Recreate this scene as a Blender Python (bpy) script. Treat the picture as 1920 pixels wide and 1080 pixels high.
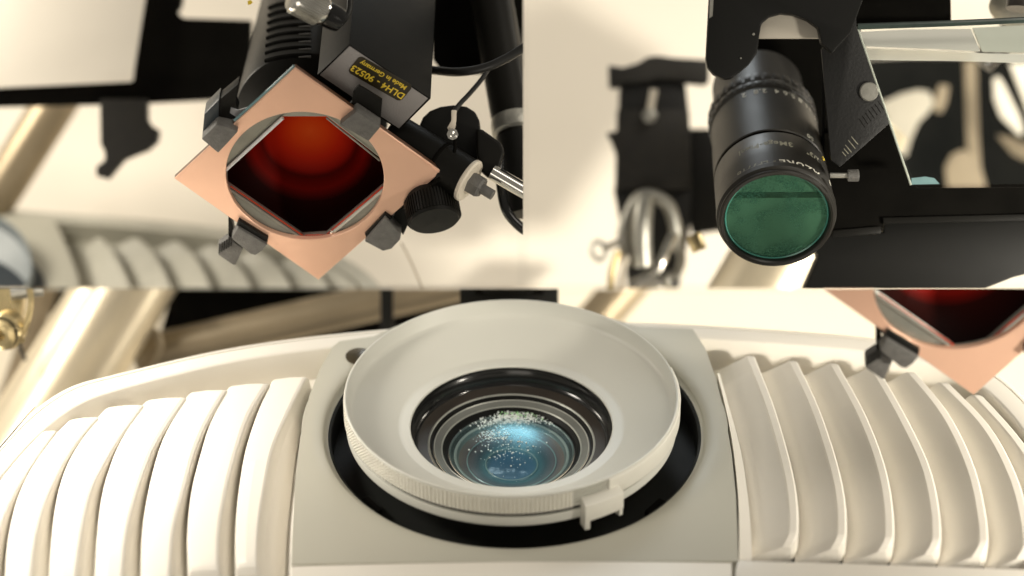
import bpy, bmesh, math, random
from mathutils import Vector, Matrix
random.seed(7)
R = math.radians
S = bpy.context.scene
COL = S.collection
for o in list(bpy.data.objects): bpy.data.objects.remove(o)

# ------------------------------------------------------------------ camera
# work in millimetre-like "units": 1 unit = 0.2 mm; focus plane y = 0
U = 0.0002
D = 5000.0                      # camera distance in units
CX, CY = 981.0, 541.0           # where the three compartments meet
cam = bpy.data.cameras.new('camera'); camo = bpy.data.objects.new('camera', cam); COL.objects.link(camo)
camo.location = (0, -D*U, 0); camo.rotation_euler = (R(90), 0, 0)
cam.sensor_width = 36; cam.lens = 36*D/1920
cam.shift_x = -21/1920; cam.shift_y = 1/1920
cam.clip_start = 0.01; cam.clip_end = 50
cam.dof.use_dof = True; cam.dof.focus_distance = (D-20)*U; cam.dof.aperture_fstop = 4.2
S.camera = camo
# ------------------------------------------------------------------ world + lamps
w = bpy.data.worlds.new('World'); S.world = w; w.use_nodes = True
bg = w.node_tree.nodes['Background']
bg.inputs[0].default_value = (1.0, 0.92, 0.79, 1); bg.inputs[1].default_value = 0.26
def area(name, loc, target, power, size, col=(1, .92, .8), sy=None):
    l = bpy.data.lights.new(name, 'AREA'); l.energy = power; l.color = col
    l.shape = 'RECTANGLE'; l.size = size*U; l.size_y = (sy or size)*U
    o = bpy.data.objects.new(name, l); COL.objects.link(o)
    o.location = Vector(loc)*U
    o.rotation_euler = (Vector(target)-Vector(loc)).to_track_quat('-Z', 'Y').to_euler()
    return o
area('soft_front_lamp', (2400, -3000, 2900), (0, 300, -100), 1.95, 1800)
area('left_lamp', (-1650, -760, 640), (-880, 0, -330), .28, 380, (1, .93, .82)).data.spread = R(62)
area('right_lamp', (2500, -1750, -560), (1080, 120, -230), .44, 260, (1, .93, .8)).data.spread = R(48)
area('low_fill_lamp', (-500, -3000, -1700), (-100, 0, 200), .75, 1500)
area('overhead_glare_light', (40, 1150, 1750), (-20, 0, -260), .045, 600, (.9, .97, 1)).data.spread = R(50)  # unseen light added for the cyan glare in the projector lens
for nm_, x_, z_, p_ in (('wall_wash_left', -1900, 900, .85), ('wall_wash_right', 1900, 900, .85), ('wall_wash_low', -1700, -900, .6), ('wall_wash_low', 1700, -900, .6)):  # added lights outside the view that brighten the rear walls
    area(nm_, (x_, 500, z_), (x_*.15, 1500, z_*.3), p_, 500, (1, .92, .78))
def wall_spot(name, loc, target, power, deg):
    l = bpy.data.lights.new(name, 'SPOT'); l.energy = power; l.color = (1, .93, .82)
    l.spot_size = R(deg); l.spot_blend = .8; l.shadow_soft_size = 60*U
    o = bpy.data.objects.new(name, l); COL.objects.link(o); o.location = Vector(loc)*U
    o.rotation_euler = (Vector(target)-Vector(loc)).to_track_quat('-Z', 'Y').to_euler()
S.view_settings.view_transform = 'Standard'; S.view_settings.look = 'None'
S.view_settings.exposure = -0.12; S.view_settings.gamma = 1.0
S.view_settings.use_curve_mapping = False

# ------------------------------------------------------------------ helpers
CAMV = Vector((0, -D, 0))
DO = 0.0
def P(px, py, d=0.0):
    d = d+DO
    k = 1 + d/D
    return Vector(((px-CX)*k, d, (CY-py)*k))
class Frame:
    """a tilted working plane; w is the height above it"""
    def __init__(s, O, n, k=1.0):
        s.O = O; s.n = Vector(n).normalized(); s.u = Vector((1, 0, 0))
        s.u = (s.u - s.n*s.u.dot(s.n)).normalized()
        s.v = s.n.cross(s.u)
        if s.v.z < 0: s.v = -s.v
    def at(s, u, v, w=0): return s.O + s.u*u + s.v*v + s.n*w
    def px(s, x, y, w=0):
        dr = Vector((x-CX, D, CY-y)); o = s.O + s.n*w
        t = (o-CAMV).dot(s.n)/dr.dot(s.n)
        return CAMV + dr*t
    def uv(s, p):
        q = p-s.O; return q.dot(s.u), q.dot(s.v)
PANEL = None     # 'TL' 'TR' 'B'
def clip(bm):
    cuts = {'TL': [((-1, 0, 0)), ((0, 0, 1))], 'TR': [((1, 0, 0)), ((0, 0, 1))], 'B': [((0, 0, -1))]}.get(PANEL, [])
    for keep in cuts:
        n = Vector(keep)
        vals = [v.co.dot(n) for v in bm.verts]
        if not vals or min(vals) >= 0: continue
        r = bmesh.ops.bisect_plane(bm, geom=bm.verts[:]+bm.edges[:]+bm.faces[:], dist=1e-4,
                                   plane_co=n*0.35, plane_no=n, clear_inner=True, clear_outer=False)
        e = [g for g in r['geom_cut'] if isinstance(g, bmesh.types.BMEdge) and g.is_valid and g.is_boundary]
        if e:
            try: bmesh.ops.holes_fill(bm, edges=e, sides=0)
            except Exception: pass
def obj(name, bm, mat, parent=None, smooth=35, bevel=0, bseg=2, nocut=False):
    bmesh.ops.remove_doubles(bm, verts=bm.verts, dist=0.01)
    bmesh.ops.recalc_face_normals(bm, faces=bm.faces)
    if bevel:
        ed = [e for e in bm.edges if len(e.link_faces) == 2 and e.calc_face_angle(0) > R(28)]
        if ed: bmesh.ops.bevel(bm, geom=ed, offset=bevel, segments=bseg, affect='EDGES', clamp_overlap=True, profile=.6)
    if not nocut: clip(bm)
    if not bm.verts:
        bm.free(); return None
    org = Vector((0, 0, 0))
    p = parent
    while p is not None:
        org += p.location/U if p.type == 'EMPTY' else (p.location/U); p = p.parent
    own = Vector((0, 0, 0))
    if parent is None:
        bb = [Vector((f(v.co.x for v in bm.verts), f(v.co.y for v in bm.verts), f(v.co.z for v in bm.verts))) for f in (min, max)]
        own = (bb[0]+bb[1])/2; own.z = bb[0].z
    for v in bm.verts: v.co = (v.co-org-own)*U
    me = bpy.data.meshes.new(name); bm.to_mesh(me); bm.free()
    for f in me.polygons: f.use_smooth = True
    me.set_sharp_from_angle(angle=R(smooth))
    me.materials.append(mat)
    o = bpy.data.objects.new(name, me); COL.objects.link(o)
    o.location = own*U
    if parent: o.parent = parent
    return o
def tag(o, label, cat, group=None):
    o['label'] = label; o['category'] = cat
    if group: o['group'] = group
    return o
def thing(name, label, cat, base, group=None):
    o = bpy.data.objects.new(name, None); COL.objects.link(o)
    o.location = base*U; o.empty_display_size = .01
    return tag(o, label, cat, group)
def NB(): return bmesh.new()
def prism3(bm, pts, ext):
    """closed polygon of 3-D points extruded by a vector"""
    a = [bm.verts.new(p) for p in pts]; b = [bm.verts.new(p+ext) for p in pts]
    bm.faces.new(a); bm.faces.new(b[::-1])
    n = len(a)
    for i in range(n): bm.faces.new((a[i], b[i], b[(i+1) % n], a[(i+1) % n]))
    return bm
def slab(pts, d, th, bm=None):
    bm = bm or NB()
    return prism3(bm, [P(x, y, d) for x, y in pts], Vector((0, th, 0)))
def fslab(F, pts, w, th, bm=None):
    bm = bm or NB()
    return prism3(bm, [F.px(x, y, w) for x, y in pts], -F.n*th)
def frame_of(ax):
    ax = ax.normalized(); h = Vector((0, 0, 1)) if abs(ax.z) < .9 else Vector((1, 0, 0))
    u = ax.cross(h).normalized(); return u, ax.cross(u)
def lathe(bm, O, ax, prof, segs=96, a0=0, a1=360, u=None, v=None, cap=True):
    ax = ax.normalized()
    if u is None: u, v = frame_of(ax)
    full = abs(a1-a0) >= 360
    n = segs if full else segs+1
    rings = []
    for r, h in prof:
        rings.append([bm.verts.new(O+ax*h+(u*math.cos(R(a0+(a1-a0)*i/segs))+v*math.sin(R(a0+(a1-a0)*i/segs)))*max(r, .01)) for i in range(n)])
    for a, b in zip(rings, rings[1:]):
        for i in range(segs):
            j = (i+1) % n
            bm.faces.new((a[i], a[j], b[j], b[i]))
    if not full and cap:
        for i in (0, n-1):
            try: bm.faces.new([r[i] for r in rings])
            except Exception: pass
    return bm
def cyl(bm, a, b, r, r2=None, segs=40, caps=True):
    r2 = r if r2 is None else r2
    ax = b-a; L = ax.length
    pr = [(r, 0), (r2, L)]
    if caps: pr = [(0.01, 0)]+pr+[(0.01, L)]
    return lathe(bm, a, ax, pr, segs)
def tube(bm, pts, r, segs=14, close=False):
    """smooth tube through points (Catmull-Rom)"""
    Q = []
    n = len(pts)
    for i in range(n if close else n-1):
        g = lambda k: pts[k % n] if close else pts[max(0, min(n-1, k))]
        p0, p1, p2, p3 = g(i-1), g(i), g(i+1), g(i+2)
        for k in range(8):
            t = k/8
            Q.append(.5*((2*p1)+(-p0+p2)*t+(2*p0-5*p1+4*p2-p3)*t*t+(-p0+3*p1-3*p2+p3)*t**3))
    if not close: Q.append(pts[-1])
    rings = []; m = len(Q); up = None
    for i, q in enumerate(Q):
        t = (Q[(i+1) % m] if close else Q[min(i+1, m-1)])-(Q[i-1] if close or i else Q[0])
        t.normalize()
        if up is None: up = frame_of(t)[0]
        up = (up-t*up.dot(t)).normalized(); w_ = t.cross(up)
        rr = r(i/(m-1)) if callable(r) else r
        rings.append([bm.verts.new(q+(up*math.cos(2*math.pi*k/segs)+w_*math.sin(2*math.pi*k/segs))*rr) for k in range(segs)])
    for i in range(m if close else m-1):
        a, b = rings[i], rings[(i+1) % m]
        for k in range(segs): bm.faces.new((a[k], a[(k+1) % segs], b[(k+1) % segs], b[k]))
    if not close:
        bm.faces.new(rings[0]); bm.faces.new(rings[-1])
    return bm
def box(bm, c, a, b, h):
    """c centre; a, b, h half vectors"""
    vs = [bm.verts.new(c+a*i+b*j+h*k) for i in (-1, 1) for j in (-1, 1) for k in (-1, 1)]
    for f in ((0, 1, 3, 2), (4, 6, 7, 5), (0, 4, 5, 1), (2, 3, 7, 6), (0, 2, 6, 4), (1, 5, 7, 3)):
        bm.faces.new([vs[i] for i in f])
    return bm
def loft(bm, rows, closed_row=False):
    V = [[bm.verts.new(p) for p in r] for r in rows]
    for a, b in zip(V, V[1:]):
        m = len(a)
        for i in range(m if closed_row else m-1):
            bm.faces.new((a[i], a[(i+1) % m], b[(i+1) % m], b[i]))
    return V
def text_bm(bm, s, size, O, ex, ey, spacing=1.0, bend=None, thick=0.25):
    c = bpy.data.curves.new('t', 'FONT'); c.body = s; c.size = size; c.space_character = spacing
    c.align_x = 'CENTER'; c.offset = size*.022
    o = bpy.data.objects.new('t', c); COL.objects.link(o)
    me = o.to_mesh()
    vs = []
    for v in me.vertices:
        x, y = v.co.x, v.co.y
        vs.append(bm.verts.new(bend(x, y) if bend else O+ex*x+ey*y))
    for p in me.polygons:
        try: bm.faces.new([vs[i] for i in p.vertices])
        except Exception: pass
    o.to_mesh_clear(); bpy.data.objects.remove(o); bpy.data.curves.remove(c)
    return bm
def interp(tab, t):
    if t <= tab[0][0]:
        a, b = tab[0], tab[1]
    elif t >= tab[-1][0]:
        a, b = tab[-2], tab[-1]
    else:
        for a, b in zip(tab, tab[1:]):
            if a[0] <= t <= b[0]: break
        i = tab.index(a)
        # cubic (Catmull-Rom, non uniform approx)
        p0 = tab[max(0, i-1)]; p3 = tab[min(len(tab)-1, i+2)]
        h = (b[0]-a[0]); s = (t-a[0])/h
        m0 = (b[1]-p0[1])/(b[0]-p0[0]) if b[0] != p0[0] else 0
        m1 = (p3[1]-a[1])/(p3[0]-a[0]) if p3[0] != a[0] else 0
        return ((2*s**3-3*s*s+1)*a[1]+(s**3-2*s*s+s)*h*m0+(-2*s**3+3*s*s)*b[1]+(s**3-s*s)*h*m1)
    return a[1]+(b[1]-a[1])*(t-a[0])/(b[0]-a[0])

# ------------------------------------------------------------------ materials
def mat(name, col, rough=.5, metal=0, bump=0, bscale=1500, var=.06, vscale=60, coat=0, spec=.5, col2=None, rvar=.08):
    m = bpy.data.materials.new(name); m.use_nodes = True
    nt = m.node_tree; b = nt.nodes['Principled BSDF']
    b.inputs['Metallic'].default_value = metal; b.inputs['Coat Weight'].default_value = coat
    b.inputs['Specular IOR Level'].default_value = spec
    tc = nt.nodes.new('ShaderNodeTexCoord')
    n1 = nt.nodes.new('ShaderNodeTexNoise'); n1.inputs['Scale'].default_value = vscale; n1.inputs['Detail'].default_value = 5
    nt.links.new(tc.outputs['Object'], n1.inputs['Vector'])
    mx = nt.nodes.new('ShaderNodeMix'); mx.data_type = 'RGBA'
    c2 = col2 or tuple(c*(1-var*3) for c in col)
    mx.inputs[6].default_value = (*col, 1); mx.inputs[7].default_value = (*c2, 1)
    rmp = nt.nodes.new('ShaderNodeMapRange'); rmp.inputs[1].default_value = .35; rmp.inputs[2].default_value = .75
    nt.links.new(n1.outputs[0], rmp.inputs[0]); nt.links.new(rmp.outputs[0], mx.inputs[0])
    nt.links.new(mx.outputs[2], b.inputs['Base Color'])
    mr = nt.nodes.new('ShaderNodeMapRange'); mr.inputs[3].default_value = max(0, rough-rvar); mr.inputs[4].default_value = min(1, rough+rvar)
    nt.links.new(n1.outputs[0], mr.inputs[0]); nt.links.new(mr.outputs[0], b.inputs['Roughness'])
    if bump:
        n2 = nt.nodes.new('ShaderNodeTexNoise'); n2.inputs['Scale'].default_value = bscale; n2.inputs['Detail'].default_value = 3
        nt.links.new(tc.outputs['Object'], n2.inputs['Vector'])
        bp = nt.nodes.new('ShaderNodeBump'); bp.inputs['Strength'].default_value = bump; bp.inputs['Distance'].default_value = .0004
        nt.links.new(n2.outputs[0], bp.inputs['Height']); nt.links.new(bp.outputs[0], b.inputs['Normal'])
    return m
M = {}
M['shell'] = mat('shell_plastic', (.84, .80, .72), .42, bump=.05, bscale=3000, var=.012, vscale=25)
M['shell2'] = mat('far_shell_plastic', (.55, .535, .46), .45)
M['hoodblue'] = mat('blue_grey_hood', (.26, .29, .30), .45)
M['bluedark'] = mat('blue_black_well', (.03, .04, .05), .5)
M['bezel'] = mat('bezel_plastic', (.50, .485, .41), .45, bump=.05, bscale=3000, var=.015, vscale=20)
M['hood'] = mat('hood_plastic', (.69, .685, .62), .4, bump=.06, bscale=3500, var=.012, vscale=30)
M['hoodring'] = mat('hood_ring_plastic', (.80, .78, .70), .42, bump=.04, bscale=3500, var=.02)
M['black'] = mat('black_satin', (.006, .006, .005), .5, bump=.1, bscale=2500, var=.15, spec=.25)
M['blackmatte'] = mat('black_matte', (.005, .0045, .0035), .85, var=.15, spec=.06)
M['well'] = mat('well_black', (.010, .011, .010), .6, bump=.1, bscale=3000, spec=.2)
M['blackgloss'] = mat('black_gloss', (.008, .008, .008), .16, var=.1)
M['lamp'] = mat('lamp_black_enamel', (.008, .0075, .006), .45, bump=.12, bscale=3000, var=.1, spec=.16)
M['house'] = mat('housing_enamel', (.020, .019, .016), .38, bump=.12, bscale=3000, var=.1, spec=.35)
M['cast'] = mat('grey_cast_metal', (.15, .145, .135), .5, bump=.9, bscale=1700, var=.1, vscale=400)
M['castface'] = mat('grey_painted_face', (.36, .34, .33), .45, bump=.35, bscale=1500, var=.06, metal=.2)
M['copper'] = mat('copper_coating', (.92, .57, .41), .30, metal=.45, var=.03, vscale=30)
M['copperedge'] = mat('copper_edge', (.17, .085, .05), .3, metal=.3, var=.1)
M['tealedge'] = mat('glass_edge_teal', (.22, .36, .38), .2, var=.1)
M['flange'] = mat('grey_flange', (.30, .30, .26), .35, metal=.4, bump=.1, var=.1)
M['liner'] = mat('bright_liner', (.85, .85, .86), .3, var=.03)
M['redline'] = mat('red_glass_edge', (.55, .05, .015), .25, var=.1)
M['chrome'] = mat('chrome', (.75, .73, .68), .14, metal=1, var=.05)
M['steel'] = mat('worn_steel', (.48, .47, .42), .38, metal=.7, bump=.3, bscale=600, var=.15, vscale=120)
M['rubber'] = mat('cable_rubber', (.016, .016, .015), .35, var=.1)
M['white'] = mat('white_board', (.86, .80, .70), .6, var=.01)
M['cream'] = mat('cream_plastic', (.78, .70, .58), .5, var=.03)
M['pipe'] = mat('aluminium_pipe', (.80, .70, .52), .36, metal=.55, bump=.1, bscale=200, var=.06, vscale=18)
M['pipedark'] = mat('brown_pipe', (.36, .29, .19), .4, metal=.5, var=.1, vscale=20)
M['brass'] = mat('brass', (.62, .50, .27), .3, metal=.8, var=.15, vscale=80)
M['backdrop'] = mat('cream_wall', (.84, .78, .68), .9, var=.02, vscale=4, bump=.03, bscale=400)
M['backwarm'] = mat('warm_wall', (.84, .76, .62), .9, var=.03, vscale=4)
M['barrel'] = mat('lens_barrel_black', (.018, .016, .012), .40, bump=.05, bscale=3000, var=.15, vscale=60, spec=.5)
M['print'] = mat('white_print', (.75, .73, .62), .5, var=.15, vscale=300)
M['dimprint'] = mat('worn_print', (.30, .29, .22), .5, var=.2, vscale=300)
M['yellow'] = mat('yellow_print', (1.0, .72, .06), .5, var=.03)
M['decal'] = mat('decal_dark', (.035, .026, .010), .4, var=.1)
M['sensor'] = mat('sensor_window', (.055, .045, .028), .25, var=.1)
M['greyreflection'] = mat('grey_reflection', (.50, .51, .46), .5, var=.02)
M['tan'] = mat('tan_surface', (.36, .29, .20), .7, var=.1)
M['reflectwhite'] = mat('bright_white', (.95, .92, .86), .6, var=.01)
M['fog'] = mat('pale_matte', (.62, .57, .48), .8, var=.1, vscale=20)
M['teal'] = mat('teal_edge', (.05, .075, .065), .2, var=.2, vscale=100)
M['clampmetal'] = mat('brown_black_metal', (.013, .011, .0075), .5, var=.2, vscale=150, bump=.2, bscale=800)
M['duskplate'] = mat('dark_plate', (.004, .004, .0035), .5, bump=.3, bscale=900, var=.2)
M['dust'] = mat('dust_white', (.95, 1, .97), .35, var=.02)
M['dustgreen'] = mat('dust_green', (.5, .9, .45), .35, var=.02)
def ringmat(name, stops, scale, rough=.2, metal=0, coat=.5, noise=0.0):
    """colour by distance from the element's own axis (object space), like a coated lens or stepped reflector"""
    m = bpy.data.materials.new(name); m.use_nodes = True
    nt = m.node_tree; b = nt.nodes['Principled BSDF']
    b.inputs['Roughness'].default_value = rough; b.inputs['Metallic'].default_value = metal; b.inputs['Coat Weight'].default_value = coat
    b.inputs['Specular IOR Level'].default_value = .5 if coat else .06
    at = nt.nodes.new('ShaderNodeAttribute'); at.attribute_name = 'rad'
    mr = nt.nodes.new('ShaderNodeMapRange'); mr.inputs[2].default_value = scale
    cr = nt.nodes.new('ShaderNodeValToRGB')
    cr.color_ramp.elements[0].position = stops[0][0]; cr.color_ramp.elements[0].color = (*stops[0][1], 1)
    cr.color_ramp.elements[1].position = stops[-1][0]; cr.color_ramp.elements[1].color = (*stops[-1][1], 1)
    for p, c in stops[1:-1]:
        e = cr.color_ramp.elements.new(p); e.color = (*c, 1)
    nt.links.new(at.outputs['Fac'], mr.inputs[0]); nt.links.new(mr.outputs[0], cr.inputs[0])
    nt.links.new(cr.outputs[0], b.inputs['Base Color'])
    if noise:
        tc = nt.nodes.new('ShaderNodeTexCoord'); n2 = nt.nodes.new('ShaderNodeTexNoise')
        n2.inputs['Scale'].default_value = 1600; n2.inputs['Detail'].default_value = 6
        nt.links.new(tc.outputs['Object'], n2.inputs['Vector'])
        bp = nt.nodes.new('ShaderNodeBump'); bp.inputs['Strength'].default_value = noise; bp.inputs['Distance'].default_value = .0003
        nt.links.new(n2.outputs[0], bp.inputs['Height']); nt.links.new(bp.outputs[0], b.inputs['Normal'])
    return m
def radattr(o, O, ax):
    """stores each vertex' distance from the lens axis (in units)"""
    me = o.data; a = me.attributes.new('rad', 'FLOAT', 'POINT')
    org = Vector((0, 0, 0)); q = o
    while q is not None: org += q.location/U; q = q.parent
    for i, v in enumerate(me.vertices):
        p = v.co/U+org-O; a.data[i].value = (p-ax*p.dot(ax)).length
def filmglass(name, tint, gloss=.25, rough=.08, gcol=(1, 1, 1)):
    m = bpy.data.materials.new(name); m.use_nodes = True
    nt = m.node_tree; nt.nodes.clear()
    out = nt.nodes.new('ShaderNodeOutputMaterial'); mx = nt.nodes.new('ShaderNodeMixShader')
    t = nt.nodes.new('ShaderNodeBsdfTransparent'); g = nt.nodes.new('ShaderNodeBsdfGlossy')
    t.inputs[0].default_value = (*tint, 1); g.inputs[0].default_value = (*gcol, 1); g.inputs['Roughness'].default_value = rough
    mx.inputs[0].default_value = gloss
    nt.links.new(t.outputs[0], mx.inputs[1]); nt.links.new(g.outputs[0], mx.inputs[2]); nt.links.new(mx.outputs[0], out.inputs[0])
    return m
M['lensglass'] = filmglass('front_glass', (.92, .97, .97), .10, .12, (.5, .85, 1))
M['plateglass'] = filmglass('plate_glass', (.98, .99, .98), .03, .03, (.8, .9, .9))

# ================================================================== THE SETTING
def structure(name, bm, m):
    o = obj(name, bm, m); o['kind'] = 'structure'; return o
BD = 1500
PANEL = None
structure('rear_wall', slab([(-900, -700), (980, -700), (980, 540.5), (-900, 540.5)], BD, 30), M['backdrop'])
structure('rear_wall', slab([(981.5, -700), (2900, -700), (2900, 540.5), (981.5, 540.5)], BD, 30), M['backdrop'])
structure('rear_wall', slab([(-900, 542), (2900, 542), (2900, 1800), (-900, 1800)], BD, 30), M['backwarm'])

# ================================================================== PROJECTOR (lower compartment)
def build_fin(F, left, mid, right, nxt, kind, v0, v1, parent, m, depth=-60):
    """left/mid/right/nxt: functions v -> u.  A louvre blade lofted along v."""
    rows = []
    N = 90
    for i in range(N+1):
        t = i/N; v = v0+(v1-v0)*t
        et = min(1, (v1-v)/26.0); eb = min(1, (v-v0)/34.0)
        et = math.sqrt(max(0, 1-(1-et)**2)); eb = math.sqrt(max(0, 1-(1-eb)**2))
        if kind == 'L':
            l, b, c = left(v), right(v), nxt(v)
            k = min(et, .5+.5*eb)
            pr = [(l, depth-10), (l, -48+22*k), (l+(b-l)*.05, -48+36*k), (l+(b-l)*.12, -48+40*k), (l+(b-l)*.5, -48+45*k), (l+(b-l)*.9, -48+46*k),
                  (l+(b-l)*.97, -48+44*k), (b+.5, -48+41*k), (b+.5+(c-b)*.22, -48+22*k), (c, -58), (c, depth-10)]
        else:
            a, b, c = left(v), mid(v), right(v)
            k = min(.25+.75*et, .0+1.0*eb)
            ins = (1-eb)*30
            pr = [(a, depth-10), (a, -50), (b-2-ins, -46+41*k), (b+1-ins, -46+44*k), (c-4-ins, -46+44*k), (c-1-ins, -46+42*k), (c-ins, -46+36*k), (c-ins, depth-10)]
        rows.append([F.at(u, v, w_) for u, w_ in pr])
    bm = NB(); V = loft(bm, rows, True)
    bm.faces.new(V[0]); bm.faces.new(V[-1][::-1])
    return obj('louver_fin', bm, m, parent, smooth=11)
def vcurve(F, pts, w_):
    tab = sorted([tuple(reversed(F.uv(F.px(x, y, w_)))) for x, y in pts])
    return lambda v: interp(tab, v)

def rayr(poly, th, c=(0, 0)):
    dx, dy = math.cos(th), math.sin(th); best = 0
    for (x1, y1), (x2, y2) in zip(poly, poly[1:]+poly[:1]):
        x1 -= c[0]; x2 -= c[0]; y1 -= c[1]; y2 -= c[1]
        ex, ey = x2-x1, y2-y1; den = dx*ey-dy*ex
        if abs(den) < 1e-9: continue
        t = (x1*ey-y1*ex)/den; s = (x1*dy-y1*dx)/den
        if -1e-6 <= s <= 1+1e-6 and t > best: best = t
    return best
def ringplate(F, poly, c, Rh, prof, segs=240, wtop=3, side=50):
    """plate with a round hole; angles include the polygon's own corners"""
    ths = [2*math.pi*i/segs for i in range(segs)]+[math.atan2(y-c[1], x-c[0]) % (2*math.pi) for x, y in poly]
    ths = sorted(set(round(t, 5) for t in ths))
    bm = NB(); rows = []
    for th in ths:
        rb = rayr(poly, th, c)
        row = [F.at(c[0]+math.cos(th)*r, c[1]+math.sin(th)*r, w_) for r, w_ in [(Rh+a, b) for a, b in prof]]
        r0 = Rh+prof[-1][0]
        for t in (.25, .5, .75, 1.0):
            r = r0+(rb-r0)*t; row.append(F.at(c[0]+math.cos(th)*r, c[1]+math.sin(th)*r, wtop))
        row.append(F.at(c[0]+math.cos(th)*rb, c[1]+math.sin(th)*rb, wtop-side))
        rows.append(row)
    rows.append(rows[0]); loft(bm, rows); return bm
PANEL = 'B'
F = Frame(P(965, 797, 0), (0, -.555, .832))
proj = thing('projector', 'large off-white projector with round lens hood and curved louvers, filling the lower picture', 'projector', P(965, 1130, 200))
outer = [(-140, 1180), (-110, 1020), (-60, 910), (0, 832), (60, 770), (130, 724), (215, 700), (400, 657), (560, 632), (740, 614), (900, 604), (1030, 600),
         (1170, 602), (1300, 607), (1500, 620), (1640, 633), (1760, 656), (1850, 688), (1920, 742), (1975, 815), (2010, 900), (2030, 1180)]
inner = [(-100, 1180), (-75, 1025), (-20, 925), (28, 862), (85, 804), (150, 757), (228, 728), (406, 684), (564, 658), (740, 642), (900, 632), (1030, 628),
         (1170, 629), (1300, 634), (1500, 648), (1636, 661), (1745, 682), (1822, 712), (1880, 760), (1930, 826), (1965, 905), (1985, 1180)]
def dens(pts, k=6):
    out = []
    for i in range(len(pts)-1):
        p0, p1, p2, p3 = (pts[max(0, min(len(pts)-1, j))] for j in (i-1, i, i+1, i+2))
        for q in range(k):
            t = q/k
            out.append(tuple(.5*((2*p1[c])+(-p0[c]+p2[c])*t+(2*p0[c]-5*p1[c]+4*p2[c]-p3[c])*t*t+(-p0[c]+3*p1[c]-3*p2[c]+p3[c])*t**3) for c in (0, 1)))
    out.append(pts[-1]); return out
do, di = dens(outer), dens(inner)
# floor of the louvre recess
shuv = [F.uv(F.px(x, y, 0)) for x, y in do]
bm = ringplate(F, shuv, (-6, 0), 200, [(0, -120), (0, -72)], wtop=-72)
obj('back_shell', bm, M['shell'], proj)
# rim band around it
bm = NB(); rows = []
for (a, b) in zip(do, di):
    A, B = F.px(*a, 0), F.px(*b, 0)
    L = lambda t: A+(B-A)*t
    rows.append([A-F.n*130, A-F.n*5, L(.04)-F.n*1.5, L(.12), L(.205), L(.22)-F.n*7, L(.25)-F.n*7, L(.265), L(.9)+F.n*.5, L(.97)-F.n*1, B-F.n*4, B-F.n*75])
loft(bm, rows)
obj('rim', bm, M['shell'], proj, smooth=60)
# side seam in the left rim
bm = NB(); tube(bm, [F.px(x, y, 1.0) for x, y in [(66, 763), (50, 780), (20, 815), (-10, 850)]], .8, 6)
obj('panel_seam', bm, M['sensor'], proj)
# bezel with the round opening
bez = [(546, 1058), (548, 1000), (553, 900), (563, 820), (580, 742), (600, 692), (624, 650), (636, 640), (740, 625), (900, 615), (1030, 611), (1170, 612), (1299, 617),
       (1322, 652), (1342, 708), (1360, 780), (1372, 850), (1380, 930), (1383, 1000), (1384, 1052), (1180, 1052), (950, 1053), (750, 1055)]
bezuv = [F.uv(F.px(x, y, 3)) for x, y in bez]
bm = ringplate(F, bezuv, (0, 0), 357, [(0, -40), (0, -7), (2, -4.5), (7, -2), (16, .8), (30, 2.4), (42, 3)], side=60)
obj('bezel', bm, M['bezel'], proj, smooth=35)
# lower frame strips
bm = NB(); rows = []
for i in range(41):
    x = 547+(1372-547)*i/40; y = 1062-9*math.sin(math.pi*min(1, (i/40)*.75))
    rows.append([F.px(x, y, -30), F.px(x, y, 6), F.px(x, y+2, 8), F.px(x, 1200, 8)])
loft(bm, rows); obj('lower_frame', bm, M['shell'], proj)
bm = NB()
prism3(bm, [F.px(x, y, 4) for x, y in [(1384, 1051), (1500, 1054), (1700, 1060), (1990, 1070), (1990, 1200), (1376, 1200), (1379, 1066)]], -F.n*40)
obj('lower_frame', bm, M['shell'], proj, bevel=1.5)
# slim inner frame beside the bezel, right and left
def strip(pa, pb, wa, wb, nm):
    a, b = dens(pa), dens(pb); bm = NB()
    loft(bm, [[F.px(*p, wa)-F.n*50, F.px(*p, wa), F.px(*q, wb), F.px(*q, wb)-F.n*50] for p, q in zip(a, b)])
    obj(nm, bm, M['shell'], proj, smooth=30)
strip([(1345, 700), (1364, 780), (1376, 850), (1384, 930), (1386, 1000), (1385, 1056)], [(1349, 700), (1372, 780), (1390, 850), (1402, 930), (1408, 1000), (1410, 1056)], -6, -10, 'inner_frame')
strip([(572, 770), (560, 850), (551, 930), (545, 1000), (542, 1090)], [(574, 770), (563, 850), (555, 930), (551, 1000), (549, 1090)], -9, -6, 'inner_frame')
# fins, right side
rC = [[(1337, 640), (1352, 720), (1372, 800), (1388, 900), (1399, 1000), (1402, 1060)],
      [(1413, 663), (1453, 765), (1485, 876), (1497, 950), (1497, 1030)],
      [(1492, 672), (1536, 765), (1573, 876), (1587, 950), (1588, 1034)],
      [(1568, 677), (1624, 779), (1661, 876), (1676, 960), (1677, 1039)],
      [(1643, 684), (1698, 779), (1744, 876), (1763, 960), (1766, 1044)],
      [(1712, 693), (1781, 779), (1828, 876), (1851, 973), (1855, 1048)],
      [(1772, 712), (1856, 800), (1906, 890), (1930, 973), (1940, 1052)],
      [(1835, 735), (1915, 825), (1975, 920), (2000, 1000), (2010, 1056)]]
for i in range(1, 8):
    pc, cc = vcurve(F, rC[i-1], -5), vcurve(F, rC[i], -5)
    vt = F.uv(F.px(*rC[i][0], -5))[1]; vb = F.uv(F.px(rC[i][-1][0], rC[i][-1][1]-12, -5))[1]
    build_fin(F, lambda v, f=pc: f(v)-4, lambda v, f=cc: f(v)-17, cc, None, 'R', vb, vt+6, proj, M['bezel'] if i < 0 else M['shell'])
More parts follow.
